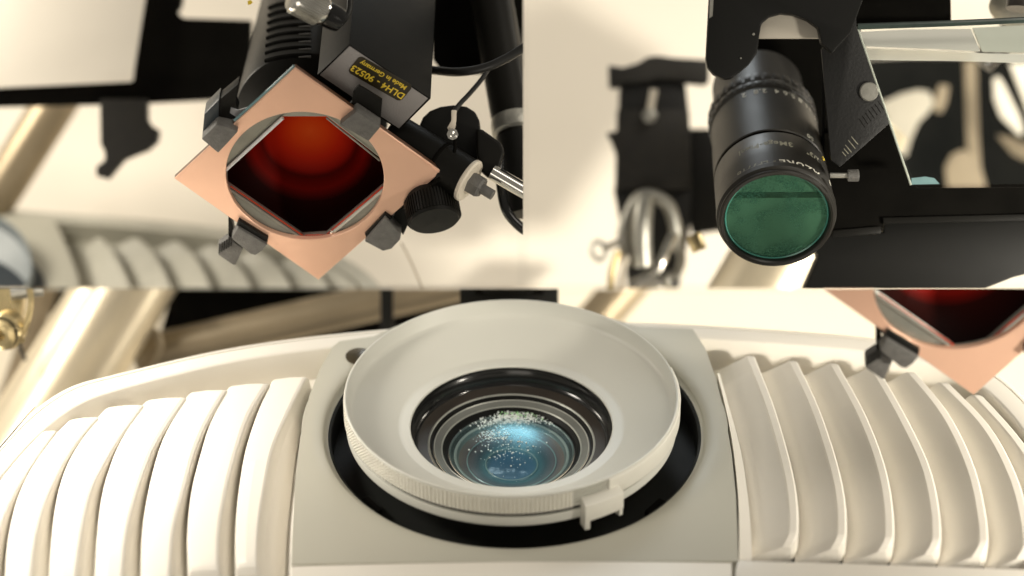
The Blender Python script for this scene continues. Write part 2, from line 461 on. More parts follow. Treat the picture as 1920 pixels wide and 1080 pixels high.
# dark mesh seen at the feet of the right fins
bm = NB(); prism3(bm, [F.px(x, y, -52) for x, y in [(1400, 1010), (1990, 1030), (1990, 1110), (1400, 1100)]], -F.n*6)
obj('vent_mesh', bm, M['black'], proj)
# fins, left side   (left edge, crest)
lL = [[(513, 708), (484, 769), (459, 845), (446, 921), (440, 997), (440, 1075)],
      [(433, 719), (397, 780), (376, 845), (357, 921), (350, 997), (351, 1075)],
      [(361, 730), (321, 787), (296, 845), (276, 921), (265, 997), (262, 1080)],
      [(282, 744), (238, 798), (213, 852), (191, 921), (181, 997), (175, 1090)],
      [(206, 759), (162, 809), (130, 860), (108, 921), (96, 997), (90, 1090)],
      [(137, 784), (87, 834), (54, 881), (29, 943), (13, 1015), (7, 1090)],
      [(60, 820), (10, 870), (-25, 925), (-50, 986), (-62, 1090)]]
lB = [[(574, 713), (542, 777), (513, 845), (497, 921), (486, 997), (482, 1080)],
      [(500, 728), (469, 780), (446, 845), (426, 921), (413, 997), (410, 1080)],
      [(424, 737), (390, 795), (368, 845), (347, 921), (327, 997), (320, 1080)],
      [(348, 751), (311, 805), (285, 852), (260, 921), (240, 997), (231, 1080)],
      [(271, 762), (231, 816), (202, 863), (173, 921), (155, 997), (144, 1080)],
      [(191, 780), (152, 824), (119, 874), (87, 943), (69, 1008), (60, 1080)],
      [(108, 809), (69, 863), (33, 921), (4, 986), (-7, 1080)]]
ln0 = [(596, 717), (574, 777), (556, 845), (546, 921), (538, 997), (534, 1080)]
tops = [695, 707, 719, 733, 747, 770, 795]
for i in range(7):
    lf, bf = vcurve(F, lL[i], -18), vcurve(F, lB[i], -8)
    nf = vcurve(F, ln0, -56) if i == 0 else vcurve(F, lL[i-1], -18)
    vt = F.uv(F.px(lB[i][0][0]-25, tops[i], -2))[1]; vb = F.uv(F.px(lL[i][-1][0], [1072, 1078, 1100, 1120, 1130, 1140, 1140][i], -18))[1]
    build_fin(F, lf, None, bf, nf, 'L', vb, vt, proj, M['shell'])
# sensor window
bm = NB(); O = F.px(673, 667, 3.4); lathe(bm, O, F.n, [(.01, 1.6), (24, 1.6), (26, .6), (26.5, -2)], 48, u=F.u, v=F.v)
obj('sensor_window', bm, M['sensor'], proj)
# lens well
WO = F.at(0, 0, 0)
bm = NB(); lathe(bm, WO, F.n, [(357.5, -8), (353, -13), (350, -14), (350, -24), (345, -25)], 160, u=F.u, v=F.v)
obj('well_ring', bm, M['bezel'], proj)
bm = NB(); lathe(bm, WO, F.n, [(353, -9), (356.4, -10), (356.4, -40)], 160, u=F.u, v=F.v); bm.free()
bm = NB(); lathe(bm, WO, F.n, [(349.5, -15), (346, -16), (344, -18), (343, -40), (342, -68), (200, -69)], 160, u=F.u, v=F.v)
obj('lens_well', bm, M['well'], proj)
for x in (712, 1207):
    bm = NB(); a = F.px(x, 935, -40)
    u_, v_ = F.uv(a); dr = (F.u*u_+F.v*v_).normalized(); tg = F.n.cross(dr)
    box(bm, F.at(0, 0, -56)+dr*325, dr*15, tg*24, F.n*11)
    obj('well_rib', bm, M['blackmatte'], proj, bevel=2)
# --- projection lens (part) with its sub-parts
HO = F.px(959, 797, 0)
lensbm = NB(); lathe(lensbm, HO, F.n, [(188, -2), (186, -10), (183, -14), (181, -30), (177, -34), (176, -37)], 128, u=F.u, v=F.v)
lens = obj('projection_lens', lensbm, M['blackgloss'], proj)
bm = NB(); lathe(bm, HO, F.n, [(189, -6), (189, 0), (191, 1.5), (204, 3), (209, 3), (214, 5), (220, 8), (293, 40), (299, 44), (302, 49), (305, 72), (307, 75), (309.5, 75.6), (311, 74),
                              (311, 71), (307, 70), (307, 33), (304, 32), (303, 27), (309.5, 26.5), (310, 24), (309, 8), (306, 4), (296, 0), (250, -4)], 200, u=F.u, v=F.v)
obj('lens_hood', bm, M['hood'], lens, smooth=28)
bm = NB()   # knurled band
a0, a1 = 176, 291; nc = int((a1-a0)/1.45); nr = 5
for i in range(nc):
    for j in range(nr):
        th0, th1 = R(a0+(a1-a0)*i/nc), R(a0+(a1-a0)*(i+1)/nc); w0, w1 = 34+35.5*j/nr, 34+35.5*(j+1)/nr
        def C(th, w_, r): return HO+F.n*w_+(F.u*math.cos(th)+F.v*math.sin(th))*r
        vs = [bm.verts.new(C(th0, w0, 308.2)), bm.verts.new(C(th1, w0, 308.2)), bm.verts.new(C(th1, w1, 308.2)), bm.verts.new(C(th0, w1, 308.2))]
        e = (th1-th0)*.3; f = (w1-w0)*.3
        ws = [bm.verts.new(C(th0+e, w0+f, 312.6)), bm.verts.new(C(th1-e, w0+f, 312.6)), bm.verts.new(C(th1-e, w1-f, 312.6)), bm.verts.new(C(th0+e, w1-f, 312.6))]
        bm.faces.new(ws)
        for k in range(4): bm.faces.new((vs[k], vs[(k+1) % 4], ws[(k+1) % 4], ws[k]))
obj('knurled_band', bm, M['hoodring'], lens, smooth=20)
bm = NB()   # finer knurl under the clip
for i in range(26):
    for j in range(4):
        th0 = R(291.5+12.5*i/26); th1 = R(291.5+12.5*(i+.55)/26); w0 = 40+8*j
        vs = [C(th0, w0, 309.3), C(th1, w0, 309.3), C(th1, w0+4.5, 309.3), C(th0, w0+4.5, 309.3)]
        prism3(bm, vs, (F.u*math.cos(th0)+F.v*math.sin(th0))*2.2)
obj('knurled_band', bm, M['hood'], lens, smooth=20)
bm = NB()
lathe(bm, HO, F.n, [(308, 33), (314, 33.5), (314.8, 36), (314.8, 70), (313, 72.5), (308, 72.5)], 60, 304, 376, u=F.u, v=F.v)
obj('smooth_band', bm, M['hoodring'], lens, smooth=28)
bm = NB()   # dark groove
lathe(bm, HO, F.n, [(305.2, 33), (305.2, 26.8)], 160, u=F.u, v=F.v)
obj('groove', bm, M['blackmatte'], lens)
# locking clip
def cylbox(bm, t0, t1, r0, r1, w0, w1, chamf=0):
    rows = []
    for k in range(5):
        th = R(t0+(t1-t0)*k/4)
        rows.append([C(th, w0, r0), C(th, w0, r1), C(th, w1-chamf, r1), C(th, w1, r0+(r1-r0)*.45), C(th, w1, r0)])
    V = loft(bm, rows, True); bm.faces.new(V[0]); bm.faces.new(V[-1][::-1])
bm = NB(); cylbox(bm, 293.6, 307.6, 308, 331, 10, 52, 6)
clipo = obj('locking_clip', bm, M['hoodring'], lens, bevel=1.2)
bm = NB(); cylbox(bm, 293.6, 295.4, 309, 330, -9, 10); cylbox(bm, 306.3, 307.6, 312, 329, -6, 10)
obj('locking_clip', bm, M['hoodring'], lens, bevel=.5)
# barrel rings
def lring(nm, prof, m, rad=False, sm=30):
    bm = NB(); lathe(bm, HO, F.n, prof, 128, u=F.u, v=F.v); o = obj(nm, bm, m, lens, smooth=sm)
    if rad: radattr(o, HO, F.n)
    return o
M['brown'] = mat('dark_brown_ring', (.045, .036, .028), .35, bump=.3, bscale=2000, var=.15)
M['ringgrey'] = mat('satin_ring', (.27, .28, .255), .30, metal=.3, var=.1)
M['ringpale'] = mat('pale_ring', (.62, .63, .57), .3, metal=.3, var=.08)
lring('barrel_ring', [(177, -36), (172, -38), (158, -42)], M['brown'])
lring('barrel_ring', [(158, -41.8), (155.5, -41), (154, -43)], M['ringpale'])
lring('barrel_ring', [(154, -43), (150, -50), (147.5, -50)], M['black'])
lring('barrel_ring', [(147.5, -49), (146, -47.5), (144.5, -48.5)], M['ringpale'])
lring('barrel_ring', [(144.5, -48.5), (133, -53)], M['ringgrey'])
lring('barrel_ring', [(133, -53), (131.5, -52), (130, -54)], M['ringpale'])
lring('barrel_ring', [(130, -54), (124, -62), (119, -64)], M['black'])
lring('barrel_ring', [(119, -63), (117, -62), (115, -64)], M['ringgrey'])
lring('barrel_ring', [(115, -64), (111, -69), (109, -70)], M['brown'])
lring('barrel_ring', [(109, -70), (107, -69), (104, -71)], M['ringpale'])
lring('barrel_ring', [(104, -71), (102, -76), (100, -78)], M['ringgrey'])
M['coatA'] = ringmat('purple_coated_element', [(0, (.01, .06, .16)), (.40, (.02, .10, .22)), (.5, (.05, .16, .20)), (.62, (.03, .05, .07)), (.80, (.16, .095, .10)), (1, (.30, .18, .13))], 103, .34, 0, .4)
lring('glass_element', [(102, -78), (92, -83), (86, -86), (84.5, -85), (83, -87), (60, -93), (51, -95), (49.5, -94), (48, -96), (30, -99), (.01, -101)], M['coatA'], True, 12)
M['haze_film'] = filmglass('coated_front_element', (.86, .95, .97), .18, .30, (.38, .85, 1))
lring('glass_element', [(118, -60), (100, -52), (80, -46), (55, -41), (30, -38.5), (.01, -38)], M['haze_film'], False, 60)
M['arcline'] = mat('arc_line', (.32, .42, .40), .3, var=.05)
for r_, w_ in ((84, -84), (49, -92)):
    lring('element_edge', [(r_+1.2, w_), (r_, w_+1), (r_-1.2, w_)], M['arcline'])
# dust specks on the front element, one clump that nobody could count
for mm, n_, rnd in ((M['dust'], 1300, 3), (M['dustgreen'], 200, 5)):
    rg = random.Random(rnd); bm = NB()
    for k in range(n_):
        if mm is M['dustgreen']: x, y = rg.gauss(985, 22), rg.gauss(774, 6)
        elif k < 850: x = rg.gauss(962, 32); y = 783-(x-962)*.06+abs(x-968)**1.5*.012+rg.gauss(0, 6.5)
        elif k < 1050: x = rg.gauss(925, 16); y = rg.gauss(815, 7)
        else: x = rg.gauss(955, 34); y = rg.gauss(830, 26)
        p0 = F.px(x, y, -50); u_, v_ = F.uv(p0-(HO-F.O)); rr = math.hypot(u_, v_)
        if rr > 112: continue
        wd = interp([(0, -38), (30, -38.5), (55, -41), (80, -46), (100, -52), (118, -60)], rr)
        c = F.px(x, y, wd+.8); s_ = rg.choice((.35, .5, .7, .9, 1.2, 1.7))*(1.25 if k < 850 else 1.0)
        lathe(bm, c-F.n*.5, F.n, [(s_, 0), (s_*.7, s_*.6), (.01, s_*.8)], 6)
    o = obj('dust', bm, mm, lens, smooth=60); o['kind'] = 'stuff'

# ================================================================== BEHIND THE PROJECTOR
t = thing('truss_tube', 'thick pale cream metal tube leaning left behind the projector', 'tube', P(60, 820, 800))
bm = NB(); cyl(bm, P(320, 395, 820), P(-40, 985, 700), 88*1.16, segs=64); obj('tube_body', bm, M['pipe'], t)
t = thing('truss_tube', 'brown metal cross tube joining the thick cream tube behind the projector', 'tube', P(300, 660, 900))
bm = NB(); cyl(bm, P(255, 668, 880), P(960, 508, 880), 35*1.18, segs=48); obj('tube_body', bm, M['pipedark'], t)
bm = NB(); tube(bm, [P(262, 640, 800), P(285, 622, 780), P(300, 640, 780), P(292, 668, 790), P(270, 690, 800)], 9, 10); obj('weld_bead', bm, M['pipedark'], t)
o = obj('equipment_case', slab([(334, 500), (870, 500), (870, 640), (470, 668), (296, 640)], 1010, 120), M['blackmatte']); tag(o, 'black case behind the brown cross tube, left of the lens hood', 'case')
o = obj('support_post', slab([(713, 500), (737, 500), (737, 660), (713, 660)], 700, 24), M['black'], bevel=3); tag(o, 'thin black upright post just left of the lens hood', 'post')
t = thing('mount_bracket', 'black bracket behind the top of the lens hood', 'bracket', P(954, 640, 380))
obj('bracket_body', slab([(862, 520), (1047, 520), (1047, 600), (862, 600)], 420, 60), M['black'], t, bevel=3)
obj('bracket_lug', slab([(890, 530), (1020, 530), (1020, 553), (890, 553)], 405, 16), M['blackmatte'], t, bevel=4)
obj('bracket_lug', slab([(905, 536), (1000, 536), (1000, 549), (905, 549)], 396, 12), M['lamp'], t, bevel=4)
t = thing('rear_tube', 'blurred tan tube against the cream wall right of the lens hood', 'tube', P(1080, 650, 1200))
bm = NB(); cyl(bm, P(1240, 460, 1200), P(1040, 690, 1150), 40*1.2, segs=40); obj('tube_body', bm, M['pipedark'], t)
# small fitting at the left edge
t = thing('hose_fitting', 'small brass coupling with a dark bore at the left edge above the projector', 'fitting', P(8, 665, 300))
bm = NB(); a = P(8, 622, 300); ax = Vector((-.25, -.9, -.3))
lathe(bm, a, ax, [(12, -30), (36, -30), (38, 0), (33, 8), (31, 22), (22, 26), (13, 24), (11, 6), (.01, 5)], 48); obj('coupling', bm, M['brass'], t)
bm = NB(); lathe(bm, a, ax, [(33.5, 9), (34.5, 12), (33.5, 15)], 48); obj('seal_ring', bm, M['black'], t)
bm = NB(); prism3(bm, [P(x, y, 330) for x, y in [(-20, 520), (34, 520), (42, 560), (38, 600), (24, 618), (-20, 612)]], Vector((0, 60, 0))); obj('fitting_body', bm, M['brass'], t, bevel=9, bseg=4)
bm = NB(); tube(bm, [P(52, 530, 300), P(58, 560, 300), (P(52, 600, 300)), P(38, 630, 305), P(42, 640, 300)], 6.5, 12); obj('lever', bm, M['brass'], t)
bm = NB(); cyl(bm, P(20, 548, 320), P(80, 540, 330), 16); obj('collar', bm, M['steel'], t)
t = thing('rear_tube', 'slim tan tube standing behind the brass coupling', 'tube', P(20, 800, 1100))
bm = NB(); cyl(bm, P(90, 535, 1150), P(0, 800, 1100), 26, segs=32); obj('tube_body', bm, M['tan'], t)
o = obj('equipment_case', slab([(45, 500), (150, 500), (118, 566), (96, 590), (60, 590)], 1220, 60), M['blackmatte']); tag(o, 'small black case between the brass coupling and thick cream tube', 'case')
bm = NB(); tube(bm, [P(35, 630, 600), P(38, 652, 600), P(48, 676, 600)], 4, 8)
o = obj('cable', bm, M['rubber']); tag(o, 'short black cable beneath the brass coupling', 'cable')

# ================================================================== FILTER LAMP (builder used twice)
def filter_lamp(label, panel, mp, full=True, depth=0.0, group=None):
    """mp maps the upper-left picture's coordinates to the place of this lamp"""
    global PANEL
    PANEL = panel
    k = mp(1, 0)[0]-mp(0, 0)[0]
    cx, cy = mp(572, 332)
    G = Frame(P(cx, cy, depth), (0, -.78, -.625))
    ks = k*(1+depth/D)
    t = thing('filter_lamp', label, 'lamp', P(*mp(576, 525), depth), group)
    pp = lambda x, y, w_=0: G.px(*mp(x, y), w_*ks)
    def fs(nm, pts, w_, th, m, parent=t, bevel=0, bseg=2):
        return obj(nm, prism3(NB(), [pp(x, y, w_) for x, y in pts], -G.n*th*ks), m, parent, bevel=bevel*ks, bseg=bseg)
    # coated square plate with round window
    corners = [(553, 127), (828, 322), (597, 525), (327, 335)]
    poly = [G.uv(pp(x, y)) for x, y in corners]
    ths = sorted(set([round(2*math.pi*i/180, 5) for i in range(180)]+[round(math.atan2(y, x) % (2*math.pi), 5) for x, y in poly]))
    bm = NB(); rows = []
    rh = 148*ks
    for th in ths:
        c_, s_ = math.cos(th), math.sin(th); rb = rayr(poly, th)
        A = lambda r, w_: G.at(c_*r, s_*r, w_*ks)
        rows.append([A(rh, -11), A(rh, -1), A(rh+1*ks, 0), A((rh+rb)/2, 0), A(rb-1.5*ks, 0), A(rb, -1.2), A(rb, -3)])
    rows.append(rows[0]); loft(bm, rows)
    plate = obj('filter_plate', bm, M['copper'], t, smooth=20)
    bm = NB(); rows = []
    for th in ths:
        c_, s_ = math.cos(th), math.sin(th); rb = rayr(poly, th)
        rows.append([G.at(c_*rb, s_*rb, -3*ks), G.at(c_*rb, s_*rb, -12*ks), G.at(c_*rh, s_*rh, -12*ks)])
    rows.append(rows[0]); loft(bm, rows)
    obj('plate_edge', bm, M['copperedge'], plate, smooth=20)
    # teal glass edge along the upper-left side
    bm = NB(); tube(bm, [pp(552, 124, -6), pp(500, 172, -6), pp(440, 226, -6)], 3.2*ks, 8); obj('glass_edge', bm, M['tealedge'], plate)
    bm = NB(); tube(bm, [pp(556, 132, 0), pp(690, 227, 0), pp(826, 325, 0)], .8*ks, 6); obj('edge_bead', bm, M['copper'], plate)
    # grey flange with the clipped square aperture
    win = [(530, 221), (612, 221), (718, 303), (722, 350), (612, 443), (566, 446), (426, 350), (425, 317)]
    wp = [G.uv(pp(x, y, -13)) for x, y in win]
    ths2 = sorted(set([round(2*math.pi*i/120, 5) for i in range(120)]+[round(math.atan2(y, x) % (2*math.pi), 5) for x, y in wp]))
    bm = NB(); rows = []
    for th in ths2:
        c_, s_ = math.cos(th), math.sin(th); rb = min(rayr(wp, th), 160*ks)
        rows.append([G.at(c_*156*ks, s_*156*ks, -12.5*ks), G.at(c_*(rb+8*ks), s_*(rb+8*ks), -15*ks), G.at(c_*rb, s_*rb, -18*ks), G.at(c_*rb, s_*rb, -30*ks)])
    rows.append(rows[0]); loft(bm, rows)
    fl = obj('aperture_flange', bm, M['flange'], t, smooth=20)
    for a, b, r_, m_, nm in (((530, 221), (424, 318), 3.6, 'liner', 'aperture_liner'), ((612, 221), (712, 301), 1.8, 'flange', 'aperture_liner'),
                         ((426, 352), (567, 447), 3.0, 'flange', 'aperture_liner'), ((614, 444), (722, 353), 3.4, 'ringpale', 'aperture_liner'),
                         ((432, 349), (570, 443), 1.3, 'redline', 'red_edge'), ((612, 440), (718, 350), 1.4, 'redline', 'red_edge'), ((572, 441), (610, 440), 1.0, 'redline', 'red_edge')):
        bm = NB(); tube(bm, [pp(*a, -13), pp((a[0]+b[0])/2, (a[1]+b[1])/2, -13), pp(*b, -13)], r_*ks, 8); obj(nm, bm, M[m_], fl)
    bm = NB(); lathe(bm, pp(622, 435, -10), G.n, [(4*ks, 0), (3*ks, 2*ks), (.01, 3*ks)], 16); obj('aperture_stud', bm, M['chrome'], fl)
    # red reflector bowl
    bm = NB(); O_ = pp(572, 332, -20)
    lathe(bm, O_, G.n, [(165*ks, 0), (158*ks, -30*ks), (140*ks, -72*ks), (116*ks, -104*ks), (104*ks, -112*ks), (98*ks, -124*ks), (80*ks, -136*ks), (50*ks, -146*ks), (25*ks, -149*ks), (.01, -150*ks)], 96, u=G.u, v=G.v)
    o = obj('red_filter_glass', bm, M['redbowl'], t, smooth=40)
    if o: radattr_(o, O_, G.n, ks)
    # outside of the bowl, dark
    bm = NB(); lathe(bm, O_, G.n, [(168*ks, 2*ks), (162*ks, -40*ks), (140*ks, -90*ks), (110*ks, -160*ks), (.01, -165*ks)], 64, u=G.u, v=G.v)
    obj('reflector_shell', bm, M['lamp'], t)
    # holding clips: block + arm each
    fs('holding_clip', [(378, 261), (405, 234), (428, 239), (446, 247), (428, 267), (409, 287)], 16, 34, M['cast'], bevel=2.2, bseg=3)
    fs('holding_clip', [(637, 234), (668, 209), (713, 239), (691, 265)], 16, 30, M['cast'], bevel=2.2, bseg=3)
    fs('holding_clip', [(434, 447), (446, 427), (500, 459), (492, 470), (479, 479), (470, 477)], 16, 26, M['cast'], bevel=2.2, bseg=3)
    fs('holding_clip', [(684, 453), (722, 409), (752, 440), (750, 450), (734, 467), (718, 471)], 16, 34, M['cast'], bevel=2.2, bseg=3)
    fs('clip_jaw', [(444, 421), (448, 413), (503, 447), (500, 460), (446, 428)], 9, 16, M['black'], bevel=1)
    fs('clip_jaw', [(684, 440), (722, 400), (736, 410), (722, 416), (690, 452)], 7, 14, M['black'], bevel=1)
    fs('clip_tab', [(409, 460), (428, 447), (456, 466), (442, 497), (437, 497), (409, 478)], -6, 20, M['cast'], bevel=2)
    bm = NB()
    for i in range(6):
        tube(bm, [pp(412+4.4*i, 457-2.6*i, -4), pp(412+4.4*i, 466-2.6*i, -4), pp(411+4.4*i, 474-2.6*i, -4)], 1.3*ks, 6)
    obj('clip_tab_grip', bm, M['black'], t)
    fs('clip_arm', [(428, 405), (436, 420), (440, 440), (432, 452), (428, 440)], -14, 20, M['lamp'], bevel=1)
    fs('clip_arm', [(740, 400), (762, 385), (766, 420), (756, 442), (735, 412)], -12, 60, M['lamp'], bevel=2)
    if not full: return t, pp, ks, G
    fs('clip_arm', [(410, 232), (410, 188), (447, 157), (442, 194), (447, 206), (433, 201), (429, 221), (447, 232), (440, 242)], -12, 26, M['lamp'], bevel=1)
    fs('clip_arm', [(379, 258), (383, 214), (411, 186), (409, 234)], -8, 40, M['lampblue'], bevel=2)
    fs('clip_arm', [(662, 170), (673, 160), (717, 187), (713, 236), (669, 210), (652, 202), (638, 220), (640, 207), (660, 190)], -14, 6, M['lamp'], bevel=2)
    return t, pp, ks, G
M['lampblue'] = mat('blue_black_enamel', (.035, .045, .052), .35, var=.1)
M['redbowl'] = ringmat('red_glow_glass', [(0, (.90, .10, .012)), (.20, (.80, .055, .004)), (.36, (.62, .020, .002)), (.50, (.34, .008, .001)), (.56, (.09, .002, .0)), (.66, (.20, .004, .001)), (.76, (.02, .001, .0)), (1, (.004, .001, .001))], 165, .55, 0, 0, noise=.05)  # red glass; the ramp paints a glow at its centre, shade outward
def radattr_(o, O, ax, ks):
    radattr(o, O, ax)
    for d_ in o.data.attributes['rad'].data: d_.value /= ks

t, pp, ks, G = filter_lamp('black lamp head with a yellow lettered label and a complete square copper coloured filter plate', 'TL', lambda x, y: (x, y))
# ---- housing of the lamp
ax = G.n
bm = NB(); O_ = G.px(572, 332, 0)
O_ = O_-G.n*195
lathe(bm, O_, -ax, [(.01, 0), (140, 0), (146, 3), (148, 10), (140, 150), (130, 330), (120, 520)], 96, u=G.u, v=G.v)
house = obj('housing', bm, M['house'], t, smooth=40)
bm = NB()
prism3(bm, [pp(x, y, -60) for x, y in [(655, 83), (808, 185), (748, 245), (595, 140)]], -G.n*520)
blk = obj('driver_block', bm, M['lamp'], t, bevel=1.6)
obj('end_plate', prism3(NB(), [pp(x, y, -58.5) for x, y in [(655.5, 87), (802, 185), (748, 241), (600, 141)]], -G.n*3), M['castface'], blk, bevel=.6)
# side flutes on the block's left
bm = NB()
for i in range(6):
    a, b = pp(606+6*i, 118-4*i, -180), pp(612+6*i, 20-4*i, -330)
    tube(bm, [a, (a+b)/2, b], 1.6, 6)
obj('cooling_rib', bm, M['blackmatte'], t)
# pale diffuser edge seen between housing and plate
obj('diffuser_edge', prism3(NB(), [pp(x, y, -28) for x, y in [(431, 201), (447, 207), (470, 200), (519, 176), (506, 196), (484, 216), (443, 230), (430, 221)]], -G.n*3), M['liner'], t)
# vent slots in the housing (wrap the curved wall)
def on_house(x, y, out=0.0):
    """nearest point of the housing wall seen at picture point x, y"""
    dr = Vector((x-CX, D, CY-y)).normalized()
    best = None
    q = CAMV-O_; a_ = -ax
    for it in range(1):
        Rr = 141+out
        for _ in range(3):
            d1 = dr-a_*dr.dot(a_); d0 = q-a_*q.dot(a_)
            A_, B_, C_ = d1.dot(d1), 2*d1.dot(d0), d0.dot(d0)-Rr*Rr
            disc = B_*B_-4*A_*C_
            if disc < 0: return None
            tt = (-B_-math.sqrt(disc))/(2*A_); p = CAMV+dr*tt; h = (p-O_).dot(a_)
            Rr = 148-(h/520)*27+out
    return p
for i in range(8):
    y = 4+14.2*i
    pts = [on_house(x, yy, .5) for x, yy in ((500+1.0*(7-i)-2, y+11), (520, y+5), (548, y+1), (575, y), (582, y+1))]
    if None in pts: continue
    bm = NB(); tube(bm, pts, lambda s: 4.6, 8); obj('vent_slot', bm, M['blackmatte'], house)
    if i > 2:
        pts = [on_house(x, yy, 1.2) for x, yy in ((560, y+3.6), (572, y+3), (583, y+3.2))]
        if None not in pts:
            bm = NB(); tube(bm, pts, lambda s: 1+1.6*s, 8); obj('vent_light', bm, M['cast'], house)  # lighter strip in place of light seen through the slot end
# label
ex = (pp(664, 127, -58)-pp(748, 175, -58)).normalized(); ey = G.n.cross(ex).normalized()
if ey.z > 0: ey = -ey
cen = pp(713, 148, -57)
L2, H2 = 59, 22
bm = NB(); pts = []
for sx, sy, a in ((1, 1, 0), (-1, 1, 90), (-1, -1, 180), (1, -1, 270)):
    for q in range(6):
        th = R(a+q*18); pts.append(cen+ex*(sx*(L2-9)+9*math.cos(th))+ey*(sy*(H2-9)+9*math.sin(th)))
prism3(bm, pts, -G.n*1.0); lab = obj('label_plate', bm, M['decal'], blk)
bm = NB(); text_bm(bm, 'DLH4 - 90523', 19.5, cen+ey*2+G.n*.5, ex, ey, 1.02); obj('label_text', bm, M['yellow'], lab)
bm = NB(); text_bm(bm, 'Made in Germany', 14, cen-ey*15+G.n*.5, ex, ey, 1.0); obj('label_text', bm, M['yellow'], lab)
# knurled knob at the top
kt = NB(); a = on_house(600, 20, 30) or P(600, 20, -100)
kax = Vector((-.72, -.45, .35)).normalized(); ka = P(628, 34, -150)
lathe(kt, ka, kax, [(.01, -10), (22, -10), (24, 0), (24, 22), (20, 24)], 40); kn = obj('focus_knob', kt, M['blackgloss'], t)
kt = NB(); kb = ka+kax*24; lathe(kt, kb, kax, [(20, 0), (27, 3), (29, 8), (29, 62), (26, 68), (.01, 69)], 60); obj('knob_cap', kt, M['chrome'], kn)
kt = NB(); uu, vv = frame_of(kax)
for i in range(40):
    th = 2*math.pi*i/40; c = kb+kax*36+(uu*math.cos(th)+vv*math.sin(th))*29.3
    box(kt, c, kax*25, (uu*-math.sin(th)+vv*math.cos(th))*1.3, (uu*math.cos(th)+vv*math.sin(th))*1.6)
obj('knob_knurl', kt, M['steel'], kn)
kt = NB(); tube(kt, [P(655, -8, -60), P(654, 20, -70), P(640, 44, -80), P(622, 54, -80)], 5, 10); obj('knob_guard', kt, M['black'], t)
# tiny yellow mark
obj('paint_mark', slab([(464, 2), (470, 0), (474, 4), (470, 8), (465, 9)], -80, 2), M['yellow'], t)

# ---- swivel clamp that carries the lamp
t = thing('swivel_clamp', 'black swivel joint with ribbed knob and pale washer, right of the filter plate', 'clamp', P(830, 440, 60))
A_, B_ = P(735, 252, 60), P(876, 337, 20); dirv = (B_-A_).normalized()
bm = NB(); lathe(bm, A_, dirv, [(.01, 0), (42, 0), (42, (B_-A_).length-2), (38, (B_-A_).length), (.01, (B_-A_).length)], 56); obj('swivel_barrel', bm, M['cast2'] if 'cast2' in M else M['lamp'], t)
bm = NB(); c = A_+dirv*108; lathe(bm, c, dirv, [(42.2, -3), (44, -1), (44, 3), (42.2, 5)], 56); obj('barrel_band', bm, M['blackmatte'], t)
bm = NB(); lathe(bm, B_, dirv, [(.01, -4), (41, -3), (43, 0), (43, 5), (40, 8), (.01, 8)], 56); obj('washer', bm, M['cream'], t)
bm = NB(); lathe(bm, B_+dirv*8, dirv, [(22, 0), (22, 22), (18, 26), (.01, 26)], 6); obj('hex_nut', bm, M['cast'], t)
bm = NB(); cyl(bm, B_+dirv*30, B_+dirv*58, 10, segs=20); obj('bolt', bm, M['cast'], t)
kd = Vector((.18, -.45, -.87)).normalized(); kc = P(803, 352, 60)
bm = NB(); lathe(bm, kc, kd, [(.01, 0), (42, 0), (46, 12), (50, 30), (50, 66), (46, 74), (.01, 76)], 64); kn = obj('tension_knob', bm, M['lamp'], t)
bm = NB(); uu, vv = frame_of(kd)
for i in range(54):
    th = 2*math.pi*i/54; rd = uu*math.cos(th)+vv*math.sin(th); tg = -uu*math.sin(th)+vv*math.cos(th)
    box(bm, kc+kd*48+rd*50, kd*20, tg*1.5, rd*2.2)
obj('knob_rib', bm, M['lamp'], kn)
obj('bracket_plate', slab([(786, 236), (793, 220), (806, 208), (826, 200), (850, 197), (875, 200), (891, 210), (899, 226), (902, 250), (899, 300), (870, 300), (820, 262)], 70, 30), M['black'], t, bevel=4, bseg=3)
obj('link_arm', slab([(893, 240), (905, 243), (940, 268), (946, 285), (938, 312), (920, 338), (900, 320), (893, 290)], 40, 40), M['lamp'], t, bevel=7, bseg=4)
obj('lug', slab([(846, 206), (856, 206), (855, 228), (854, 238), (850, 246), (842, 246), (838, 240), (846, 226)], 20, 12), M['cream'], t, bevel=2)
bm = NB(); lathe(bm, P(848, 252, 12), Vector((.1, -1, 0)), [(12, 0), (11, 6), (6, 9), (.01, 7)], 8); obj('rivet', bm, M['chrome'], t)
bm = NB(); tube(bm, [P(853, 262, 10), P(852, 285, 4), P(842, 312, -2), P(820, 338, -2), P(808, 347, 2)], 3.4, 8); obj('strap', bm, M['blackmatte'], t)
t = thing('stand_rod', 'polished chrome rod at the right edge of the upper left picture', 'rod', P(980, 380, 40))
bm = NB(); cyl(bm, P(922, 322, 30), P(1010, 374, 30), 15, segs=32); obj('rod', bm, M['chrome'], t)
bm = NB(); cyl(bm, P(938, 318, 22), P(1010, 362, 22), 3, segs=12); obj('rod_groove', bm, M['black'], t)
t = thing('mounting_pole', 'dark upright pole with a worn metal collar behind the lamp', 'pole', P(965, 300, 240))
bm = NB(); cyl(bm, P(912, -60, 260), P(968, 262, 240), 42, segs=40); obj('pole_tube', bm, M['lamp'], t)
bm = NB(); a = P(966, 236, 200); lathe(bm, a, Vector((.15, -.4, -1)), [(38, -20), (46, -16), (48, 0), (47, 14), (38, 18)], 40); obj('collar', bm, M['steel'], t)
bm = NB(); cyl(bm, P(972, 252, 190), P(992, 400, 160), 44, segs=40); obj('pole_socket', bm, M['black'], t)
bm = NB(); tube(bm, [P(936, 300, 120), P(940, 350, 110), P(950, 395, 110), P(975, 425, 110), P(1000, 440, 110)], 10, 14); obj('hook', bm, M['blackgloss'], t)
